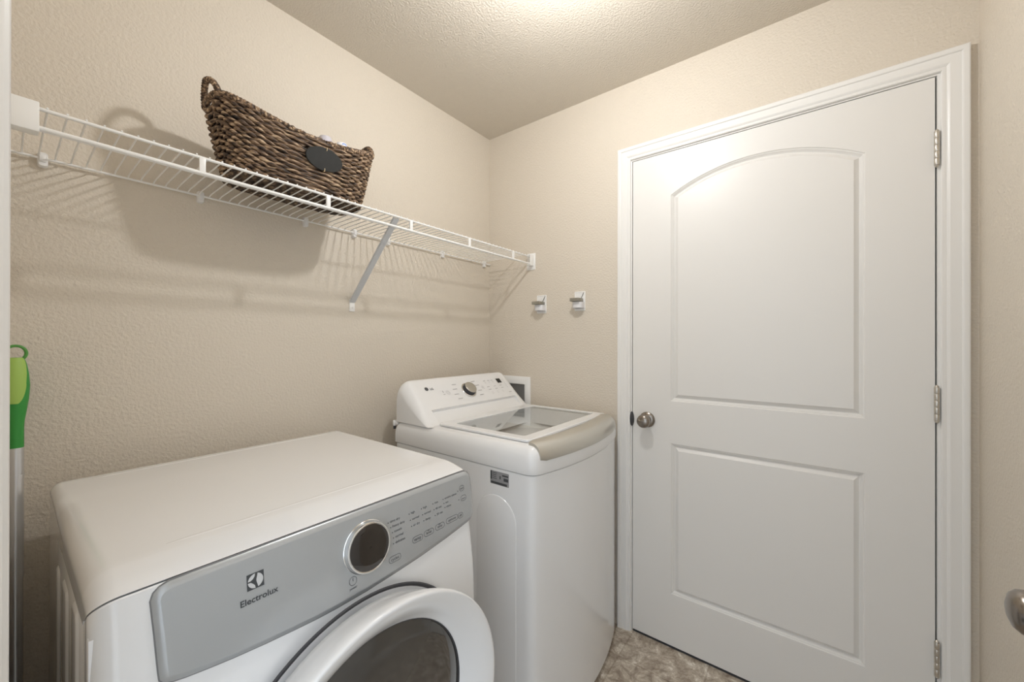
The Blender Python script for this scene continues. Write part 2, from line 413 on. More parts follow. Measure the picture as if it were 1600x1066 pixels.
instance(cl, sh, (0, -.840+1.645, 0))
def end_bracket(ywall, sgn, length):
    bm = bmesh.new(); ya, yb = ywall, ywall + sgn*length
    box(bm, (.3085, ya, 1.679), (.3125, yb, 1.7345), .0015)
    box(bm, (.280, ya, 1.7315), (.312, yb, 1.7352), .0015); box(bm, (.284, ya, 1.6785), (.312, yb, 1.6815), .001)
    box(bm, (.268, ya, 1.660), (.321, ya+sgn*.004, 1.747), .0015)
    return bm
obj('end_bracket', end_bracket(YF+.0005, 1, .0545), M['vinyl'], sh, label='white end bracket on the doorway wall')
obj('end_bracket', end_bracket(-.0005, -1, .036), M['vinyl'], sh, label='white end bracket on the wall beside the hooks')
br = None
bm = bmesh.new()
A, B = Vector((.006, -.846, 1.440)), Vector((.2985, -.850, 1.7205)); dr = (B-A).normalized(); nn = Vector((-dr.z, 0, dr.x)); wv = .0105
pr = [(-wv, -.002), (wv, -.002), (wv, .007), (wv-.0025, .007), (wv-.0025, .001), (-wv+.0025, .001), (-wv+.0025, .007), (-wv, .007)]
loft(bm, [[P + Vector((0, a, 0)) + nn*b for a, b in pr] for P in (A, B)], True, True, True)
brace = obj('diagonal_brace', bm, M['greyvinyl'], sh, label='pale grey diagonal support brace')
bm = bmesh.new(); plate(bm, rrect(-.011, -.0375, .011, .012, .003, 3), lambda a, b, h: (h, -.846+a, 1.440+b), [(0, 0), (0, .0035), (.001, .0045)])
lathe(bm, [(.0003, .0075), (.0025, .0072), (.0042, .0045)], (0, -.846, 1.419), (1, 0, 0), 12)
obj('wall_foot', bm, M['vinyl'], brace)

# ------------------------------------------------------------------ wicker basket
BX, BY, BZ = 0.186, -1.137, 1.7338
bk = thing('wicker_basket', 'brown woven basket with a black oval tag on the wire shelf', 'basket', (BX, BY, BZ))
def sup(t, a, b, e=3.6):
    c, s = math.cos(t), math.sin(t)
    return (b*math.copysign(abs(c)**(2/e), c), a*math.copysign(abs(s)**(2/e), s))
def rimz(t): return 0.149 + 0.042*(abs(math.sin(t))**(2/3.6))**2.4
def bpt(t, v, extra=0.0):
    """point on the basket wall: v 0 base .. 1 rim"""
    z = v*rimz(t); q = z/0.20
    a = 0.186 + 0.044*q**0.9 + extra; b = 0.082 + 0.022*q**0.8 + extra
    x, y = sup(t, a, b)
    return Vector((BX+x, BY+y, BZ + .006 + z))
bm = bmesh.new(); NT = 200; ROWS = 23; NST = 46
for r in range(ROWS):
    v = (r+.5)/ROWS; pts = []; rad = []; jit = random.random()*6
    for k in range(NT):
        t = 2*PI*k/NT
        wv_ = math.sin(NST*t/2 + r*PI + jit*.15)
        p = bpt(t, v, .0032*wv_); p.z += .0013*math.sin(NST*t/2 + r*PI + 1.2) + .0012*math.sin(5*t+jit)
        pts.append(p); rad.append(.0044 + .0010*wv_ + .0006*math.sin(11*t+jit*3))
    tube(bm, pts, rad, 7, closed=True)
obj('woven_body', bm, M['wicker'], bk, smooth=60)
bm = bmesh.new()
rings = [[bpt(2*PI*k/72, v, -.006) for k in range(72)] for v in (0.0, .25, .5, .75, .985)]
loft(bm, rings, True, True); obj('lining', bm, M['wickbase'], bk)
bm = bmesh.new()
for q in range(9):
    s = 1 - q/9.0
    pts = []
    for k in range(90):
        t = 2*PI*k/90; x, y = sup(t, .186*s+.002, .082*s+.002); pts.append((BX+x, BY+y, BZ+.0055+.0012*math.sin(k*1.4+q*PI)))
    tube(bm, pts, .0055, 6, closed=True)
obj('woven_base', bm, M['wickbase'], bk, smooth=60)
def twisted(bm, pts, r, closed, twist=.0042):
    """a wrapped cord: two strands winding round a path"""
    P = [Vector(p) for p in pts]; L = 0; S = [0]
    for a, b in zip(P, P[1:]): L += (b-a).length; S.append(L)
    for ph in (0, PI):
        Q = []
        for i, p in enumerate(P):
            t = (P[(i+1) % len(P)] - P[i-1]) if closed else (P[min(i+1, len(P)-1)] - P[max(i-1, 0)])
            _, u, v = frame_of(t); a = S[i]/.0155*2*PI + ph
            Q.append(p + (u*math.cos(a) + v*math.sin(a))*twist)
        tube(bm, Q, r, 6, closed=closed)
bm = bmesh.new(); twisted(bm, [bpt(2*PI*k/420, 1.0) + Vector((0, 0, .004)) for k in range(420)], .0052, True); obj('rim', bm, M['wickrim'], bk, smooth=60)
for sgn in (-1, 1):
    bm = bmesh.new(); pts = []
    for k in range(61):
        a = PI*k/60; s = math.cos(a)
        base = bpt(sgn*PI/2 + .0*s, 1.0)
        pts.append(Vector((BX + .058*s*(1 - .22*math.sin(a)), base.y - sgn*(.004*abs(s)) + sgn*.008*math.sin(a), BZ + .006 + rimz(sgn*PI/2) + .052*math.sin(a)**.85 - .004)))
    twisted(bm, pts, .0052, False, .0036); obj('handle', bm, M['wickrim'], bk, smooth=60)
bm = bmesh.new()
tg = [(.0560*math.cos(2*PI*k/48), .0330*math.sin(2*PI*k/48)) for k in range(48)]
tc_ = bpt(math.atan2(.0, 1) + 0.0, .70, .0)
tagc = Vector((0.2955, -1.108, 1.835)); tn = Vector((1, 0, -.24)).normalized(); tr = Vector((0, 1, 0)); tu = tn.cross(tr)
plate(bm, tg, lambda a, b, h: tagc + tr*a + tu*b + tn*h, [(0, -.003), (0, .0015), (.001, .0025)]); tag_ = obj('oval_tag', bm, M['chalk'], bk, label='black chalkboard oval tag')
for s in (1, -1):
    bm = bmesh.new(); c = tagc + tu*(s*.0295) + tr*.002
    tube(bm, [c + tu*(s*.006) - tn*.004, c + tu*(s*.005) + tn*.003, c + tn*.0045, c - tu*(s*.004) + tn*.003], .0011, 6); obj('raffia_tie', bm, M['tie'], tag_, label='pale raffia tie')
# bottles inside the basket
def bottle(name, label, x, y, top, r, body, capm, grp):
    z0 = BZ + .0125
    t = thing(name, label, 'bottle', (x, y, z0), grp)
    bm = bmesh.new(); hb = top - z0 - .045
    lathe(bm, [(.001, z0), (r*.92, z0), (r, z0+.006), (r, z0+hb*.75), (r*.86, z0+hb*.92), (r*.5, z0+hb), (r*.46, z0+hb+.006), (.001, z0+hb+.006)], (x, y, 0), (0, 0, 1), 28); obj('body', bm, body, t)
    bm = bmesh.new(); zc = z0+hb+.004
    lathe(bm, [(.001, zc), (r*.80, zc), (r*.82, zc+.004), (r*.80, top-.014), (r*.66, top-.004), (r*.35, top-.0008), (.001, top)], (x, y, 0), (0, 0, 1), 28); obj('cap', bm, capm, t)
    return t
bottle('bottle', 'translucent lilac-grey bottle top peeking over the basket rim', .170, -1.042, 1.9730, .027, M['bottlel'], M['bottlel'], 'bottles in the basket')
b2 = bottle('bottle', 'white bottle cap with a blue spot over the basket rim', .184, -.992, 1.9665, .024, M['bottlew'], M['bottlew'], 'bottles in the basket')
bm = bmesh.new(); plate(bm, [(.008*math.cos(2*PI*k/20), .005*math.sin(2*PI*k/20)) for k in range(20)], lambda a, b, h: (.184+.0172+h, -.992+a, 1.9545+b), [(0, -.002), (0, .0012)]); obj('blue_mark', bm, M['bottleb'], b2, label='blue spot')

# ------------------------------------------------------------------ hooks on the far wall
def hook(x, z, label):
    t = thing('wall_hook', label, 'hook', (x, 0, z), 'wall hooks')
    bm = bmesh.new(); plate(bm, rrect(-.0285, -.047, .0285, .047, .004, 4), lambda a, b, h: (x+a, -h, z+b), [(0, 0), (0, .003), (.0015, .0045), (.006, .0045), (.007, .0035)]); obj('back_plate', bm, M['vinyl'], t)
    bm = bmesh.new()
    box(bm, (x-.027, -.0560, z-.004), (x+.020, -.003, z+.0120), .0025)
    obj('grip_bar', bm, M['hookmetal'], t, label='grey metal grip bar')
    bm = bmesh.new()
    pts = [(x-.026, -.003), (x-.026, -.026)] + [(x - .026*math.cos(a), -.026 - .016*math.sin(a)) for a in [PI*k/10 for k in range(1, 10)]] + [(x+.026, -.026), (x+.026, -.003)]
    inn = [(x + (px-x)*.88, py*.93) for px, py in pts]
    ring = pts + inn[::-1]
    R0 = [(a, b, z-.034) for a, b in ring]; R1 = [(a, b, z-.006) for a, b in ring]
    n = len(pts)
    va = [bm.verts.new(p) for p in R0]; vb = [bm.verts.new(p) for p in R1]; m_ = len(ring)
    for i in range(m_):
        j = (i+1) % m_; bm.faces.new((va[i], va[j], vb[j], vb[i]))
    for i in range(n-1):
        for q in (va, vb): bm.faces.new((q[i], q[i+1], q[m_-2-i], q[m_-1-i]))
    box(bm, (x-.030, -.006, z-.0375), (x+.030, -.003, z-.034))
    obj('cup_loop', bm, M['clearhook'], t, label='frosted plastic cup loop')
hook(.360, 1.475, 'white wall hook with grey bar, nearer the shelf end')
hook(.580, 1.478, 'white wall hook with grey bar, nearer the door casing')

# ------------------------------------------------------------------ washer supply box in the far wall
sb = thing('supply_box', 'white plastic supply box recessed in the wall behind the washer', 'supply box', (.17, 0, .95))
bm = bmesh.new(); o_ = rrect(.045, .815, .290, 1.094, .004, 3)
inn = rrect(.0785, .848, .2540, 1.0525, .003, 3)
rings = [[(a, -h, b) for a, b in offset2(o_, i)] for i, h in ((0, .0), (0, .0055), (.0025, .0075))] + [[(a, -h, b) for a, b in offset2(inn, i)] for i, h in ((-.002, .0075), (0, .0055), (0, -.004))]
loft(bm, rings); obj('frame', bm, M['vinyl'], sb)
bm = bmesh.new(); loft(bm, [[(a, y, b) for a, b in inn] for y in (-.003, .085)], True, False, True); obj('recess', bm, M['boxdark'], sb)
bm = bmesh.new(); lathe(bm, [(.001, 0), (.011, 0), (.011, .03), (.007, .032), (.007, .055), (.001, .055)], (.222, .05, .849), (0, 0, 1), 16); box(bm, (.214, .03, .915), (.246, .045, .924), .003); lathe(bm, [(.0005, 0), (.006, 0), (.006, .05), (.0005, .05)], (.236, .082, .955), (0, -1, 0), 12); obj('valve', bm, M['brass'], sb, label='brass water valve')

# ------------------------------------------------------------------ green handled mop
mp = thing('mop', 'mop with green and lime grip between doorway wall and dryer', 'mop', (.20, -1.6755, 0))
MX, MY = .07, -1.6850
def mxy(z): return (MX + .12*(1 - z/1.28), MY)
bm = bmesh.new(); tube(bm, [(*mxy(z), z) for z in (.03, .78)], .0105, 18); tube(bm, [(*mxy(z), z) for z in (.775, 1.055)], .0118, 18)
tube(bm, [(*mxy(z), z) for z in (.985, .992)], .0128, 18); obj('pole', bm, M['alu'], mp)
GP = [(1.050, .0120, .0120), (1.090, .0121, .012), (1.105, .0127, .0125), (1.130, .0160, .0155), (1.155, .0190, .018), (1.184, .0207, .0185), (1.210, .0190, .017), (1.228, .0165, .0145), (1.240, .0140, .0120), (1.246, .0105, .0090)]
def gpi(z):
    for (z0, a0, b0), (z1, a1, b1) in zip(GP, GP[1:]):
        if z0 <= z <= z1:
            t = (z-z0)/(z1-z0); t = t*t*(3-2*t) if False else t
            return (z, a0+(a1-a0)*t, b0+(b1-b0)*t)
    return GP[-1]
GP = [gpi(1.050 + .196*k/49) for k in range(49)] + [GP[-1]]
def grip(bm, sc_, cap=True, za=0, zb=9, ang=(0, 2*PI), dy=0.0):
    rings = []
    for z, ry, rx in GP:
        if not za <= z <= zb: continue
        cx, cy = mxy(z)
        n = 28; rings.append([(cx + rx*sc_*math.cos(ang[0] + (ang[1]-ang[0])*k/n), cy + dy + ry*sc_*math.sin(ang[0] + (ang[1]-ang[0])*k/n), z) for k in range(n + (0 if cap else 1))])
    loft(bm, rings, cap, cap, cap)
bm = bmesh.new(); grip(bm, 1.0); obj('grip', bm, M['green'], mp, label='green grip')
g_ = mp.children[-1]
bm = bmesh.new(); rings = []
for z, ry, rx in GP:
    if z < 1.144: continue
    cx, cy = mxy(z); f = 1.06
    half = .85*math.sqrt(max(.02, 1 - ((z-1.190)/.047)**2)) if z < 1.19 else .85 + .35*(z-1.19)/.056
    n = 12; rings.append([(cx + rx*f*math.cos(-.10 + half*(2*k/n-1)), cy + ry*f*math.sin(-.10 + half*(2*k/n-1)), z) for k in range(n+1)])
loft(bm, rings, closed=False); 
bmesh.ops.solidify(bm, geom=bm.faces[:], thickness=.0012); obj('grip_inlay', bm, M['lime'], g_, label='lime green inlay')
bm = bmesh.new(); cx, cy = mxy(1.25)
tube(bm, [(cx, cy + .0150*math.sin(2*PI*k/32), 1.2555 + .0165*math.cos(2*PI*k/32)) for k in range(32)], .0030, 8, closed=True); obj('hanging_loop', bm, M['leaf'], mp, label='leaf green hanging loop')
bm = bmesh.new(); cx, cy = mxy(0.03); box(bm, (cx-.12, cy-.022, .001), (cx+.12, cy+.022, .022), .006); lathe(bm, [(.016, 0.02), (.013, .05), (.001, .052)], (cx, cy, 0), (0, 0, 1), 14); obj('mop_head', bm, M['pad'], mp, label='grey flat mop head')

# ------------------------------------------------------------------ clothes dryer
ZT = 0.959; YL, YR = -1.6365, -0.950
dy = thing('clothes_dryer', 'white front-loading dryer with a silver control panel', 'dryer', (.42, (YL+YR)/2, 0))
def xf(z):
    if z > .944: z = .944
    return .742 + .14*(.944-z) if z > .70 else .742 + .14*.244 + .10*(.70-z)*max(0, (1-(.70-z)/.25))*.5 if z > .45 else .7824
def inset_profile(prof, rfun):
    P = [Vector(p) for p in prof]; N = []
    for i in range(len(P)):
        t = (P[min(i+1, len(P)-1)] - P[max(i-1, 0)]).normalized(); N.append(Vector((t.y, -t.x)))   # right of travel = inside
    return P, N
def shell(bm, prof, rl, rr, yl, yr, steps=8, tail=(), fix=None):
    P, N = inset_profile(prof, None); rings = []
    if fix: N = [fix(p, n) for p, n in zip(P, N)]
    for k in range(steps+1):
        a = PI/2*(1 - k/steps)
        rings.append([(p.x + n.x*rl(p)*(1-math.cos(a)), yl + rl(p)*(1-math.sin(a)), p.y + n.y*rl(p)*(1-math.cos(a))) for p, n in zip(P, N)] + [(q[0], yl + rl(P[-1])*(1-math.sin(a)), q[1]) for q in tail])
    for k in range(steps+1):
        a = PI/2*k/steps
        rings.append([(p.x + n.x*rr(p)*(1-math.cos(a)), yr - rr(p)*(1-math.sin(a)), p.y + n.y*rr(p)*(1-math.cos(a))) for p, n in zip(P, N)] + [(q[0], yr - rr(P[-1])*(1-math.sin(a)), q[1]) for q in tail])
    loft(bm, rings, True, True, True)
def sstep(a, b, x):
    t = min(1, max(0, (x-a)/(b-a))); return t*t*(3-2*t)
prof = [(.085, .898), (.085, .938), (.0865, .947), (.090, .9535), (.096, .9575), (.105, ZT)]
prof += [(x, ZT) for x in (.12, .128, .16, .20, .225, .235, .245, .255, .265, .275, .285, .30, .35, .45, .55, .62, .655, .672)]
prof += [(.680, ZT-.0006), (.690, ZT-.0022), (.705, ZT-.0048), (.718, ZT-.0078), (.728, ZT-.0105), (.7355, ZT-.0130), (.7400, ZT-.0148)]
def topn(p, n):
    t = min(1, max(0, (p.x-.672)/.068)); return (Vector((0, -1))*(1-t) + Vector((-.7, -.7))*t).normalized() if p.x > .672 else n
def frontn(p, n):
    t = min(1, max(0, (p.y-.86)/.0815)); return (Vector((-1, -.1))*(1-t) + Vector((-.7, -.7))*t).normalized() if p.y > .86 and p.x > .7 else n
bm = bmesh.new()
shell(bm, prof, lambda p: .020 + .012*sstep(.225, .31, p.x), lambda p: .018, YL, YR, 14, ((.690, .905), (.688, .898)), topn)
obj('top_panel', bm, M['enamel'], dy, smooth=35)
fprof = [(.7400, .9415), (.7423, .9400)] + [(xf(z), z) for z in (.92, .88, .84, .80, .76, .72, .68, .64, .60, .55, .50, .45, .3, .1)]
bm = bmesh.new(); shell(bm, [(.690, .9000)] + fprof + [(.690, .1)], lambda p: .032 if p.x > .70 else .002, lambda p: .018 if p.x > .70 else .002, YL, YR, 14, (), frontn)
obj('front_panel', bm, M['enamel'], dy, smooth=35)
bm = bmesh.new(); box(bm, (.090, YL+.0005, .02), (.735, YR-.0005, .8978), .001)
ZR0 = .12
for x0, x1, zt in ((.300, .345, .862), (.420, .500, .880), (.575, .640, .905)):
    plate(bm, rrect(x0, ZR0, x1, zt-.012, .016, 5), lambda a, b, h: (a, YL+.0010-h, b), [(0, 0), (.004, .0030), (.009, .0038)])
obj('cabinet', bm, M['enamel'], dy, smooth=35)
for x in (.16, .66):
    for y in (YL+.07, YR-.07):
        bm = bmesh.new(); lathe(bm, [(.001, 0), (.022, 0), (.022, .012), (.010, .014), (.010, .024), (.001, .024)], (x, y, 0), (0, 0, 1), 16); obj('foot', bm, M['gasket'], dy)
# raised border on the top
for x_, ya_, yb_ in ((.652, YL+.075, YR-.04), (.125, YL+.045, YR-.04)):
    bm = bmesh.new()
    sec = [(-.006, -.0004, 0), (-.003, .0007, .004), (.003, .0007, .004), (.006, -.0004, 0)]
    loft(bm, [[(x_+a*(1 if k else .3), y, ZT+(h if k else -.0004)) for a, h, q in sec] for y, k in ((ya_, 0), (ya_+.05, 1), (yb_-.05, 1), (yb_, 0))], False)
    obj('top_bead', bm, M['enamel'], dy, smooth=60)
# control panel on the leaning front
PN = Vector((1, 0, .14)).normalized(); PR_ = Vector((0, 1, 0)); PU = PN.cross(PR_)
def onp(y, z, h=0.0): return Vector((.742 + .14*(.944-z), y, z)) + PN*h
outl = [(-1.566, .8120), (-1.556, .8085), (-1.5436, .8055), (-1.52, .8015), (-1.4856, .7965), (-1.44, .7915), (-1.3968, .7880), (-1.36, .7855), (-1.3207, .7845), (-1.26, .7855), (-1.2019, .7890), (-1.12, .7955), (-1.0455, .8045), (-1.0, .8112), (-.968, .8165), (-.957, .8200), (-.9485, .8290), (-.9455, .8420), (-.9435, .88), (-.9440, .9160), (-.9475, .9290), (-.9545, .9370), (-.966, .9405), (-.99, .9412), (-1.1, .9412), (-1.25, .9412), (-1.4, .9412), (-1.53, .9412), (-1.558, .9405), (-1.568, .9375), (-1.5745, .9320), (-1.5775, .9230), (-1.5745, .88), (-1.5715, .8280), (-1.5705, .8180)]
bm = bmesh.new(); plate(bm, outl, lambda a, b, h: onp(a, b, h), [(-.0005, -.003), (-.0005, .0015), (.0010, .0032), (.0078, .0072), (.0090, .0074)])
cp = obj('control_panel', bm, M['panel'], dy, smooth=30, label='silver grey control panel'); PH = .0076
bm = bmesh.new(); rings = [[onp(p[0], p[1], h) for p in offset2(outl, i)] for i, h in ((-.0022, -.002), (-.0022, .0006), (.0005, .0006))]; loft(bm, rings); obj('panel_gap', bm, M['seam'], dy)
def ptext(bm, s, size, y, z, bold=0.0, align='LEFT'): add_mesh(bm, text('t', s, size, onp(y, z, PH), PR_, PU, None, cp, bold, align))
def finish(name, bm, material, parent, label=None):
    """writing meshes arrive already in parent space"""
    me = bpy.data.meshes.new(name); bm.to_mesh(me); bm.free(); me.materials.append(material)
    o = bpy.data.objects.new(name, me); C.objects.link(o); o.parent = parent
    if label: o['label'] = label
    return o
LP = world_loc(cp)
def pflat(bm, pts, h=0.0006):
    vs = [bm.verts.new(onp(a, b, PH + h) - LP) for a, b in pts]; bm.faces.new(vs)
def pring(bm, outline, wd, h=0.0006):
    a = outline; b = offset2(outline, wd)
    va = [bm.verts.new(onp(p[0], p[1], PH+h) - LP) for p in a]; vb = [bm.verts.new(onp(p[0], p[1], PH+h) - LP) for p in b]
    n = len(a)
    for i in range(n): bm.faces.new((va[i], va[(i+1) % n], vb[(i+1) % n], vb[i]))
bm = bmesh.new(); ptext(bm, 'Electrolux', .0133, -1.4765, .8640, .00022); finish('brand_word', bm, M['ink'], cp, 'dark brand lettering')
ec = (-1.4535, .8955); es = .0122
bm = bmesh.new(); pflat(bm, [(ec[0]-es, ec[1]-es), (ec[0]+es, ec[1]-es), (ec[0]+es, ec[1]+es), (ec[0]-es, ec[1]+es)], .0004); em = finish('brand_emblem', bm, M['ink'], cp, 'dark square emblem')
bm = bmesh.new()
def arc(cx, cy, r, a0, a1, n=14): return [(cx + r*math.cos(math.radians(a0+(a1-a0)*k/n)), cy + r*math.sin(math.radians(a0+(a1-a0)*k/n))) for k in range(n+1)]
R_ = es*.90
def epoly(pts): pflat(bm, [(ec[0]+a*R_, ec[1]+b*R_) for a, b in pts], .0007)
epoly(arc(0, 0, 1, -72, 72) + [(.22, .55), (.12, .2), (.10, 0), (.12, -.2), (.22, -.55)])
epoly(arc(0, 0, 1, 92, 172) + [(-.62, .16), (-.3, .35), (-.1, .65)])
epoly([(-.1, -.62), (-.3, -.36), (-.62, -.08)] + arc(0, 0, 1, 182, 268))
finish('emblem_shape', bm, M['palepanel'], em, 'pale three-part emblem shape')
def pword(y, z, s, size, dy_=.0048, gy=0.0):
    bm = bmesh.new(); pflat(bm, arc(y, z, .0012, 0, 345, 8)); ptext(bm, s, size, y+dy_, z-.0016); finish('printed_word', bm, M['ink'], cp)
for (y, z), s in zip(((-1.2040, .8960), (-1.1990, .8850), (-1.1955, .8735), (-1.1940, .8620), (-1.1950, .8505)), ('time dry', 'heavy duty', 'towels', 'normal', 'delicates')): pword(y, z, s, .0074)
for y, col in ((-1.1495, ('high', 'normal', 'air dry')), (-1.1150, ('high', 'normal', 'damp')), (-1.0805, ('max', '40 min', '20 min'))):
    for i, s in enumerate(col): pword(y + .0020*i, .8960 - .0138*i, s, .0070)
for i, s in enumerate(('wrinkle release', 'eco', 'chime')): pword(-1.0480 + .0018*i, .8965 - .0102*i, s, .0066)
for y, z, w2, s, sz, ex in ((-1.1320, .8370, .0145, 'temp', .0095, None), (-1.0990, .8385, .0145, 'level', .0085, 'dry'), (-1.0650, .8400, .0145, 'time', .0085, 'dry'), (-1.0250, .8425, .0200, 'options', .0085, None), (-1.1940, .8205, .0150, 'cycles', .0085, None), (-.9830, .9045, .0085, 'start', .0070, None), (-.9800, .8795, .0100, 'cancel', .0055, None), (-.9960, .8415, .0085, 'off', .0075, None)):
    bm = bmesh.new(); ptext(bm, s, sz, y, z-.0026, 0, 'CENTER'); pring(bm, rrect(y-w2, z-.0066, y+w2, z+.0066, .006, 4), .0007)
    if ex: ptext(bm, ex, .0050, y, z+.0030, 0, 'CENTER')
    finish('touch_button', bm, M['ink'], cp)
for yy, zz in ((-.9975, .9010), (-.9965, .8795)):
    bm = bmesh.new(); pflat(bm, arc(yy, zz, .0012, 0, 345, 8)); finish('indicator_dot', bm, M['ink'], cp)
bm = bmesh.new(); pring(bm, arc(-1.2900, .8190, .0080, 0, 352, 28), .0007); pflat(bm, [(-1.2905, .8185), (-1.2895, .8185), (-1.2895, .8245), (-1.2905, .8245)]); ptext(bm, 'power', .0060, -1.2900, .8045, 0, 'CENTER'); finish('power_button', bm, M['ink'], cp)
dc = onp(-1.2565, .8700, PH)
bm = bmesh.new(); lathe(bm, [(.0500, -.001), (.0500, .0012), (.0488, .002), (.0484, .003), (.0480, .0100), (.0470, .0125), (.0450, .0134), (.0432, .0128)], dc, PN, 64); dial = obj('cycle_dial', bm, M['chrome'], cp, smooth=40, label='chrome ringed cycle dial')
bm = bmesh.new(); lathe(bm, [(.0436, .0122), (.0415, .0132), (.0300, .0138), (.0150, .0141), (.0005, .0142)], dc, PN, 64); obj('dial_face', bm, M['darkglass'], dial, label='glossy black dial face')
# round door
DC = Vector((0, -1.278, .518))
bm = bmesh.new(); lathe(bm, [(.262, .7815), (.264, .7852), (.2690, .7860), (.2710, .7832)], DC, (1, 0, 0), 96); obj('door_gap_shade', bm, M['gasket'], dy, label='dark ring coloured as the shade in the gap round the door')  # dark colour stands in for the shade in the gap behind the door
bm = bmesh.new()
lathe(bm, [(.2300, .7900), (.2560, .7910), (.2590, .7940), (.2640, .8080), (.2725, .8280), (.2800, .8460), (.2850, .8590), (.2868, .8680), (.2866, .8725), (.2850, .8755), (.2825, .8765), (.2780, .8755), (.2690, .8715), (.2580, .8650), (.2470, .8560), (.2360, .8460), (.2260, .8345), (.2210, .8300), (.2180, .8268), (.2180, .8200)], DC, (1, 0, 0), 96)
rd = obj('round_door', bm, M['plastic'], dy, smooth=45)
bm = bmesh.new(); lathe(bm, [(.2185, .8215), (.2140, .8240), (.18, .8285), (.10, .8325), (.0005, .8340)], DC, (1, 0, 0), 96); obj('door_glass', bm, M['doorglass'], rd, smooth=60, label='smoked glass door window')
bm = bmesh.new(); lathe(bm, [(.2195, .8225), (.2190, .8262), (.2160, .8262), (.2150, .8225)], DC, (1, 0, 0), 96); obj('glass_gasket', bm, M['gasket'], rd, label='dark rubber ring round the glass')

# ------------------------------------------------------------------ washing machine
WL, WR, WC = -.716, -.044, -.380
ws = thing('washing_machine', 'white top-loading washer with a glass lid beside the closed door', 'washer', (.45, WC, 0))
def wx(y): return .787 + .050*(1 - ((y-WC)/.336)**2) - .022*(y-WC)
def plan(back=.118, r=.030, n=26):
    """counter-clockwise outline seen from above"""
    pts = [(back, WR), (back, WL)]
    front = [(wx(WL+r + (WR-WL-2*r)*k/n), WL+r + (WR-WL-2*r)*k/n) for k in range(n+1)]
    x0 = front[0][0]
    pts += [(x0-r-.012 + 0*r, WL)] + [(x0-r-.010 + (r+.008)*math.sin(a), WL + r*(1-math.cos(a))) for a in [PI/2*k/7 for k in range(1, 7)]]
    pts += front
    x1 = front[-1][0]
    pts += [(x1-r-.010 + (r+.008)*math.cos(a), WR - r*(1-math.sin(a))) for a in [PI/2*k/7 for k in range(1, 7)]] + [(x1-r-.012, WR)]
    return pts
PL = plan()
bm = bmesh.new(); loft(bm, [[(p[0], p[1], z) for p in offset2(PL, i)] for i, z in ((.012, .025), (.001, .03), (.001, .8655), (.003, .8670))], True, True, True)
obj('cabinet', bm, M['enamel'], ws, smooth=30)
# embossed arch on the side
bm = bmesh.new()
ar = [(.560, .10), (.7315, .10), (.7315, .68)] + [(.648 + .0835*math.cos(a), .695 + .0845*math.sin(a)) for a in [PI*k/20 for k in range(0, 21)]] + [(.5645, .68)]
plate(bm, ar, lambda a, b, h: (a, WL+.001-h, b), [(0, -.0005), (.0012, .0018), (.0030, .0022)]); obj('side_emboss', bm, M['enamel'], ws, smooth=20)
# top cover with the opening
HX0, HX1, HY0, HY1 = .352, .712, -.648, -.112
hole = rrect(HX0, HY0, HX1, HY1, .04, 8)
bm = bmesh.new()
cov = [(.006, .8700), (-.0030, .8705), (-.0040, .8725), (-.0040, .895), (-.0035, .912), (-.0015, .926), (.0025, .937), (.0085, .946), (.0165, .952), (.0260, .9553), (.0350, .9560)]
R = loft(bm, [[(p[0], p[1], z) for p in offset2(PL, i)] for i, z in cov], True)
hr = [bm.verts.new((a, b, .9560)) for a, b in hole]
top_e = [bm.edges.get((R[-1][i], R[-1][(i+1) % len(PL)])) for i in range(len(PL))]
he = [bm.edges.new((hr[i], hr[(i+1) % len(hr)])) for i in range(len(hr))]
bmesh.ops.triangle_fill(bm, use_beauty=True, use_dissolve=False, edges=[e for e in top_e + he if e])
low = [bm.verts.new((.53 + (a-.53)*.97, WC + (b-WC)*.97, .885)) for a, b in hole]
n = len(hole)
for i in range(n): bm.faces.new((hr[i], hr[(i+1) % n], low[(i+1) % n], low[i]))
lathe(bm, [(.0145, .0005), (.0145, .0022), (.0128, .0022), (.0128, .0004), (.0005, .0006)], (.7250, WL+.0006, .8905), (0, -1, 0), 28)
obj('top_cover', bm, M['plastic'], ws, smooth=35)
bm = bmesh.new(); loft(bm, [[(p[0], p[1], z) for p in offset2(PL, .004)] for z in (.8640, .8725)]); obj('cover_seam', bm, M['seam'], ws)
# tub ring and drum
bm = bmesh.new(); hx, hy = .50, WC
def ell(rx, ry, z, m=48): return [(hx + rx*math.cos(2*PI*k/m), hy + ry*math.sin(2*PI*k/m), z) for k in range(m)]
loft(bm, [ell(.260, .300, .885), ell(.250, .290, .885), ell(.215, .250, .862), ell(.195, .232, .855), ell(.190, .228, .845), ell(.198, .236, .820)]); obj('tub_ring', bm, M['tubgrey'], ws)
bm = bmesh.new(); loft(bm, [ell(.200, .238, .840), ell(.235, .27, .80), ell(.235, .27, .42), ell(.20, .23, .40)], True, False, True); obj('drum', bm, M['steel'], ws, label='steel drum')
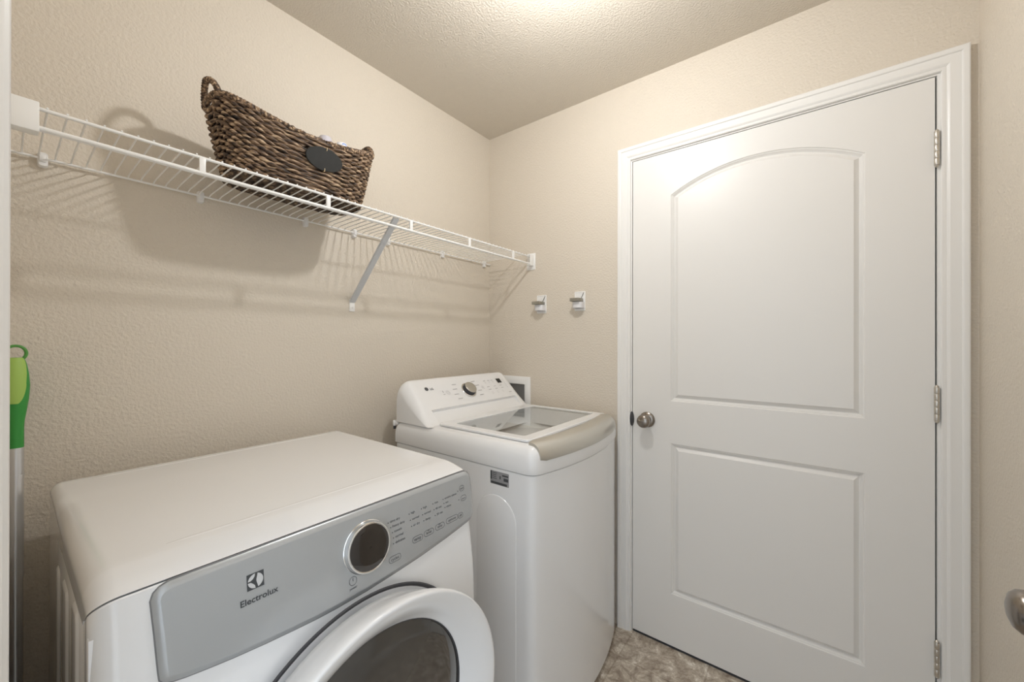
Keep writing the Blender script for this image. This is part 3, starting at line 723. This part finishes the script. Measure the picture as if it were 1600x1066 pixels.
# lid
bm = bmesh.new(); fo = rrect(.322, -.676, .752, -.082, .018, 6); gi = rrect(.380, -.640, .708, -.112, .010, 6)
rings = [[(a, b, z) for a, b in offset2(fo, i)] for i, z in ((0, .9580), (0, .9640), (.003, .9665))] + [[(a, b, z) for a, b in offset2(gi, i)] for i, z in ((-.001, .9670), (0, .9660), (0, .9590), (-.004, .9575))]
loft(bm, rings + [rings[0]]); lid = obj('lid_frame', bm, M['plastic'], ws, smooth=35)
bm = bmesh.new(); gl = [bm.verts.new((a, b, .9652)) for a, b in offset2(gi, -.0006)]; bm.faces.new(gl); obj('lid_glass', bm, M['glass'], lid, smooth=0, label='clear glass lid window')
bm = bmesh.new(); rings = []
YA, YB = -.690, -.086; NH = 28
for k in range(NH+1):
    y = YA + (YB-YA)*k/NH; e = wx(y); xb = .741 + .030*(1 - ((y-WC)/.30)**2) - .045*(y-WC) + .004
    xb = min(xb, e-.030); fx = e + .0075
    pr = [(xb, .9675), (xb + (fx-xb)*.30, .9668), (xb + (fx-xb)*.55, .9625), (xb + (fx-xb)*.76, .9545), (xb + (fx-xb)*.92, .9420), (fx, .9280), (fx+.0015, .9160), (fx-.0005, .9110)]
    s = min(1, min(k, NH-k)/1.0 + .55) if k in (0, NH) else 1
    back = [(fx-.010, .9115), (xb + (fx-xb)*.70, .9420), (xb, .9570)]
    c_ = Vector((xb*.4+fx*.6, .945)) if k in (0, NH) else None
    q = pr + back
    if c_ is not None: q = [tuple(c_ + (Vector(p)-c_)*.86) for p in q]
    rings.append([(a, y, b) for a, b in q])
for ring, yy in ((rings[0], YA), (rings[-1], YB)): pass
loft(bm, rings, True, True, True); obj('lid_handle', bm, M['silver'], lid, smooth=40, label='champagne silver lid handle')
# console
CY0, CY1 = WL+.002, WR-.004
cprof = [(.330, .953), (.318, .9555), (.300, .9690), (.281, .9870), (.2625, 1.0055), (.2610, 1.0070), (.235, 1.0335), (.205, 1.0640), (.178, 1.0905), (.162, 1.1065), (.153, 1.1140), (.143, 1.1180), (.132, 1.1180), (.122, 1.1130), (.117, 1.1030), (.115, 1.085), (.114, 1.03), (.114, .953)]
def cshell(bm, prof, r, yl, yr, steps=12):
    P = [Vector(p) for p in prof]; rings = []
    sn = Vector((.153, .154)).normalized()
    def sec(y, ins, rec):
        out = []
        for i, p in enumerate(P):
            f = (p.y-.953)/.165
            d = -sn*.0125*{4: 1.0, 3: .75, 2: .35}.get(i, 0)*rec
            if i == 4: d = d + Vector((.0018, -.0018))*rec
            q = p + d; out.append((q.x - ins*(.42+.30*f)*sstep(.112, .235, p.x), y, q.y - ins*f*1.05))
        return out
    for k in range(steps+1):
        a = PI/2*(1-k/steps); rings.append(sec(yl + r*(1-math.sin(a)), r*(1-math.cos(a)), 0))
    rings += [sec(-.6560, 0, 0), sec(-.6550, 0, 1), sec(-.0970, 0, 1), sec(-.0960, 0, 0)]
    for k in range(steps+1):
        a = PI/2*k/steps; rings.append(sec(yr - r*.8*(1-math.sin(a)), r*.8*(1-math.cos(a)), 0))
    loft(bm, rings, True, True, True)
bm = bmesh.new(); cshell(bm, cprof, .052, CY0, CY1); con = obj('console', bm, M['plastic'], ws, smooth=32)
CN = Vector((.1530, 0, .1540)).normalized(); CU = CN.cross(Vector((0, 1, 0))).normalized(); CO = Vector((.205, 0, 1.064))
def onc(y, z, h=0.0):
    """on the leaning console face, by height z"""
    s = (z - CO.z)/CU.z; return CO + CU*s + Vector((0, y, 0)) + CN*h
def och(z): return .0007
kc = onc(-.3905, 1.0570, och(1.057))
bm = bmesh.new(); lathe(bm, [(.0400, -.001), (.0400, .0030), (.0382, .0044), (.0345, .0044), (.0335, .0030), (.0320, .0030)], kc, CN, 48); kr = obj('dial_ring', bm, M['chrome'], con, label='chrome dial ring')
bm = bmesh.new(); lathe(bm, [(.0325, .0015), (.0310, .0200), (.0300, .0218), (.0290, .0222)], kc, CN, 48); kd = obj('cycle_dial', bm, M['gasket'], con, label='dark sided cycle dial')
bm = bmesh.new(); lathe(bm, [(.0316, .0125), (.0308, .0212), (.0296, .0226), (.0270, .0232), (.0005, .0236)], kc, CN, 48); obj('dial_cap', bm, M['knobcap'], kd, label='warm silver dial cap')
CL = world_loc(con)
def cflat(bm, y0, y1, z0, z1):
    vs = [bm.verts.new(onc(a, b, och(b)+.0004) - CL) for a, b in ((y0, z0), (y1, z0), (y1, z1), (y0, z1))]; bm.faces.new(vs)
def cring(bm, y, z, r, wd):
    a = [(y + r*math.cos(2*PI*k/20), z + r*CU.z*math.sin(2*PI*k/20)) for k in range(20)]; b = [(y + (r-wd)*math.cos(2*PI*k/20), z + (r-wd)*CU.z*math.sin(2*PI*k/20)) for k in range(20)]
    va = [bm.verts.new(onc(*p, och(p[1])+.0004) - CL) for p in a]; vb = [bm.verts.new(onc(*p, och(p[1])+.0004) - CL) for p in b]
    for i in range(20): bm.faces.new((va[i], va[(i+1) % 20], vb[(i+1) % 20], vb[i]))
def ctext(bm, s, size, y, z, bold=0.0): add_mesh(bm, text('t', s, size, onc(y, z, och(z)), (0, 1, 0), CU, None, con, bold))
bm = bmesh.new(); ctext(bm, 'LG', .0150, -.6020, 1.0760, .0003)
a = [(-.6195 + .0095*math.cos(2*PI*k/24), 1.0815 + .0095*CU.z*math.sin(2*PI*k/24)) for k in range(24)]; bm.faces.new([bm.verts.new(onc(*p, och(p[1])+.0004) - CL) for p in a])
finish('brand_logo', bm, M['ink'], con, 'dark grey brand logo')
bm = bmesh.new(); cflat(bm, -.1610, -.1290, 1.0705, 1.0900); finish('display', bm, M['screen'], con, 'small dark display window')
def cmark(*items):
    bm = bmesh.new()
    for it in items: (cflat if len(it) == 4 and it[1] > it[0] and it[3] > it[2] and it[2] > .5 else cring)(bm, *it)
    finish('printed_mark', bm, M['greyink'], con)
for y, z in ((-.470, 1.086), (-.480, 1.068), (-.488, 1.048), (-.482, 1.030), (-.342, 1.090), (-.330, 1.072), (-.333, 1.050), (-.340, 1.032)): cmark((y, y+.026, z-.0012, z+.0012))
for y in (-.252, -.222, -.195): cmark((y-.006, y+.008, 1.0850, 1.0870), (y+.001, 1.0780, .004, .0008))
for z in (1.0590, 1.0480):
    for y in (-.258, -.210, -.163): cmark((y, y+.018, z-.0010, z+.0010))
for y in (-.246, -.206, -.166): cmark((y, 1.0330, .0062, .0009))
cmark(*[(-.117, -.108, z-.0006, z+.0006) for z in (1.083, 1.076, 1.069, 1.062, 1.055, 1.048)])
cmark((-.128, -.106, 1.0240, 1.0265))
cmark((-.2880, 1.0600, .0100, .0009), (-.2905, -.2860, 1.0575, 1.0630))
cmark((-.5180, 1.0580, .0110, .0009), (-.5180, 1.0580, .0060, .0009)); cmark((-.548, -.538, 1.0530, 1.0550), (-.545, -.541, 1.0600, 1.0680))
# side sticker
bm = bmesh.new(); plate(bm, rrect(.6235, .8135, .7010, .8570, .002, 3), lambda a, b, h: (a, WL+.001-h, b), [(0, 0), (0, .0004)]); stk = obj('rating_sticker', bm, M['sticker'], ws, smooth=0, label='grey rating sticker on the side')
bm = bmesh.new()
def sflat(x0, x1, z0, z1): bm.faces.new([bm.verts.new(Vector((a, WL+.0003, b)) - world_loc(stk)) for a, b in ((x0, z0), (x1, z0), (x1, z1), (x0, z1))])
sflat(.6245, .631, .828, .856); sflat(.6265, .694, .8150, .8225)
for z in (.851, .845, .839, .833): sflat(.6335, .633 + .026*random.uniform(.6, 1), z-.0011, z+.0011)
sflat(.663, .668, .834, .844); sflat(.674, .699, .845, .850); sflat(.680, .699, .830, .840)
finish('sticker_print', bm, M['ink'], stk, 'black sticker print')
bm = bmesh.new(); lathe(bm, [(.0005, 0), (.0075, 0), (.0085, .003), (.0085, .018), (.006, .022), (.0005, .022)], (.098, -.7105, .934), (0, 0, 1), 16); box(bm, (.095, -.715, .938), (.120, -.704, .950), .002); hk = obj('hose_clip', bm, M['plastic'], ws, label='small white clip behind the console')
bm = bmesh.new(); lathe(bm, [(.0005, 0), (.006, 0), (.006, .014), (.0005, .014)], (.098, -.7105, .9205), (0, 0, 1), 14); obj('hose_end', bm, M['gasket'], hk, label='dark hose end')
for x in (.17, .70):
    for y in (WL+.06, WR-.06):
        bm = bmesh.new(); lathe(bm, [(.001, 0), (.022, 0), (.022, .012), (.010, .014), (.010, .027), (.001, .027)], (x, y, 0), (0, 0, 1), 16); obj('foot', bm, M['gasket'], ws)
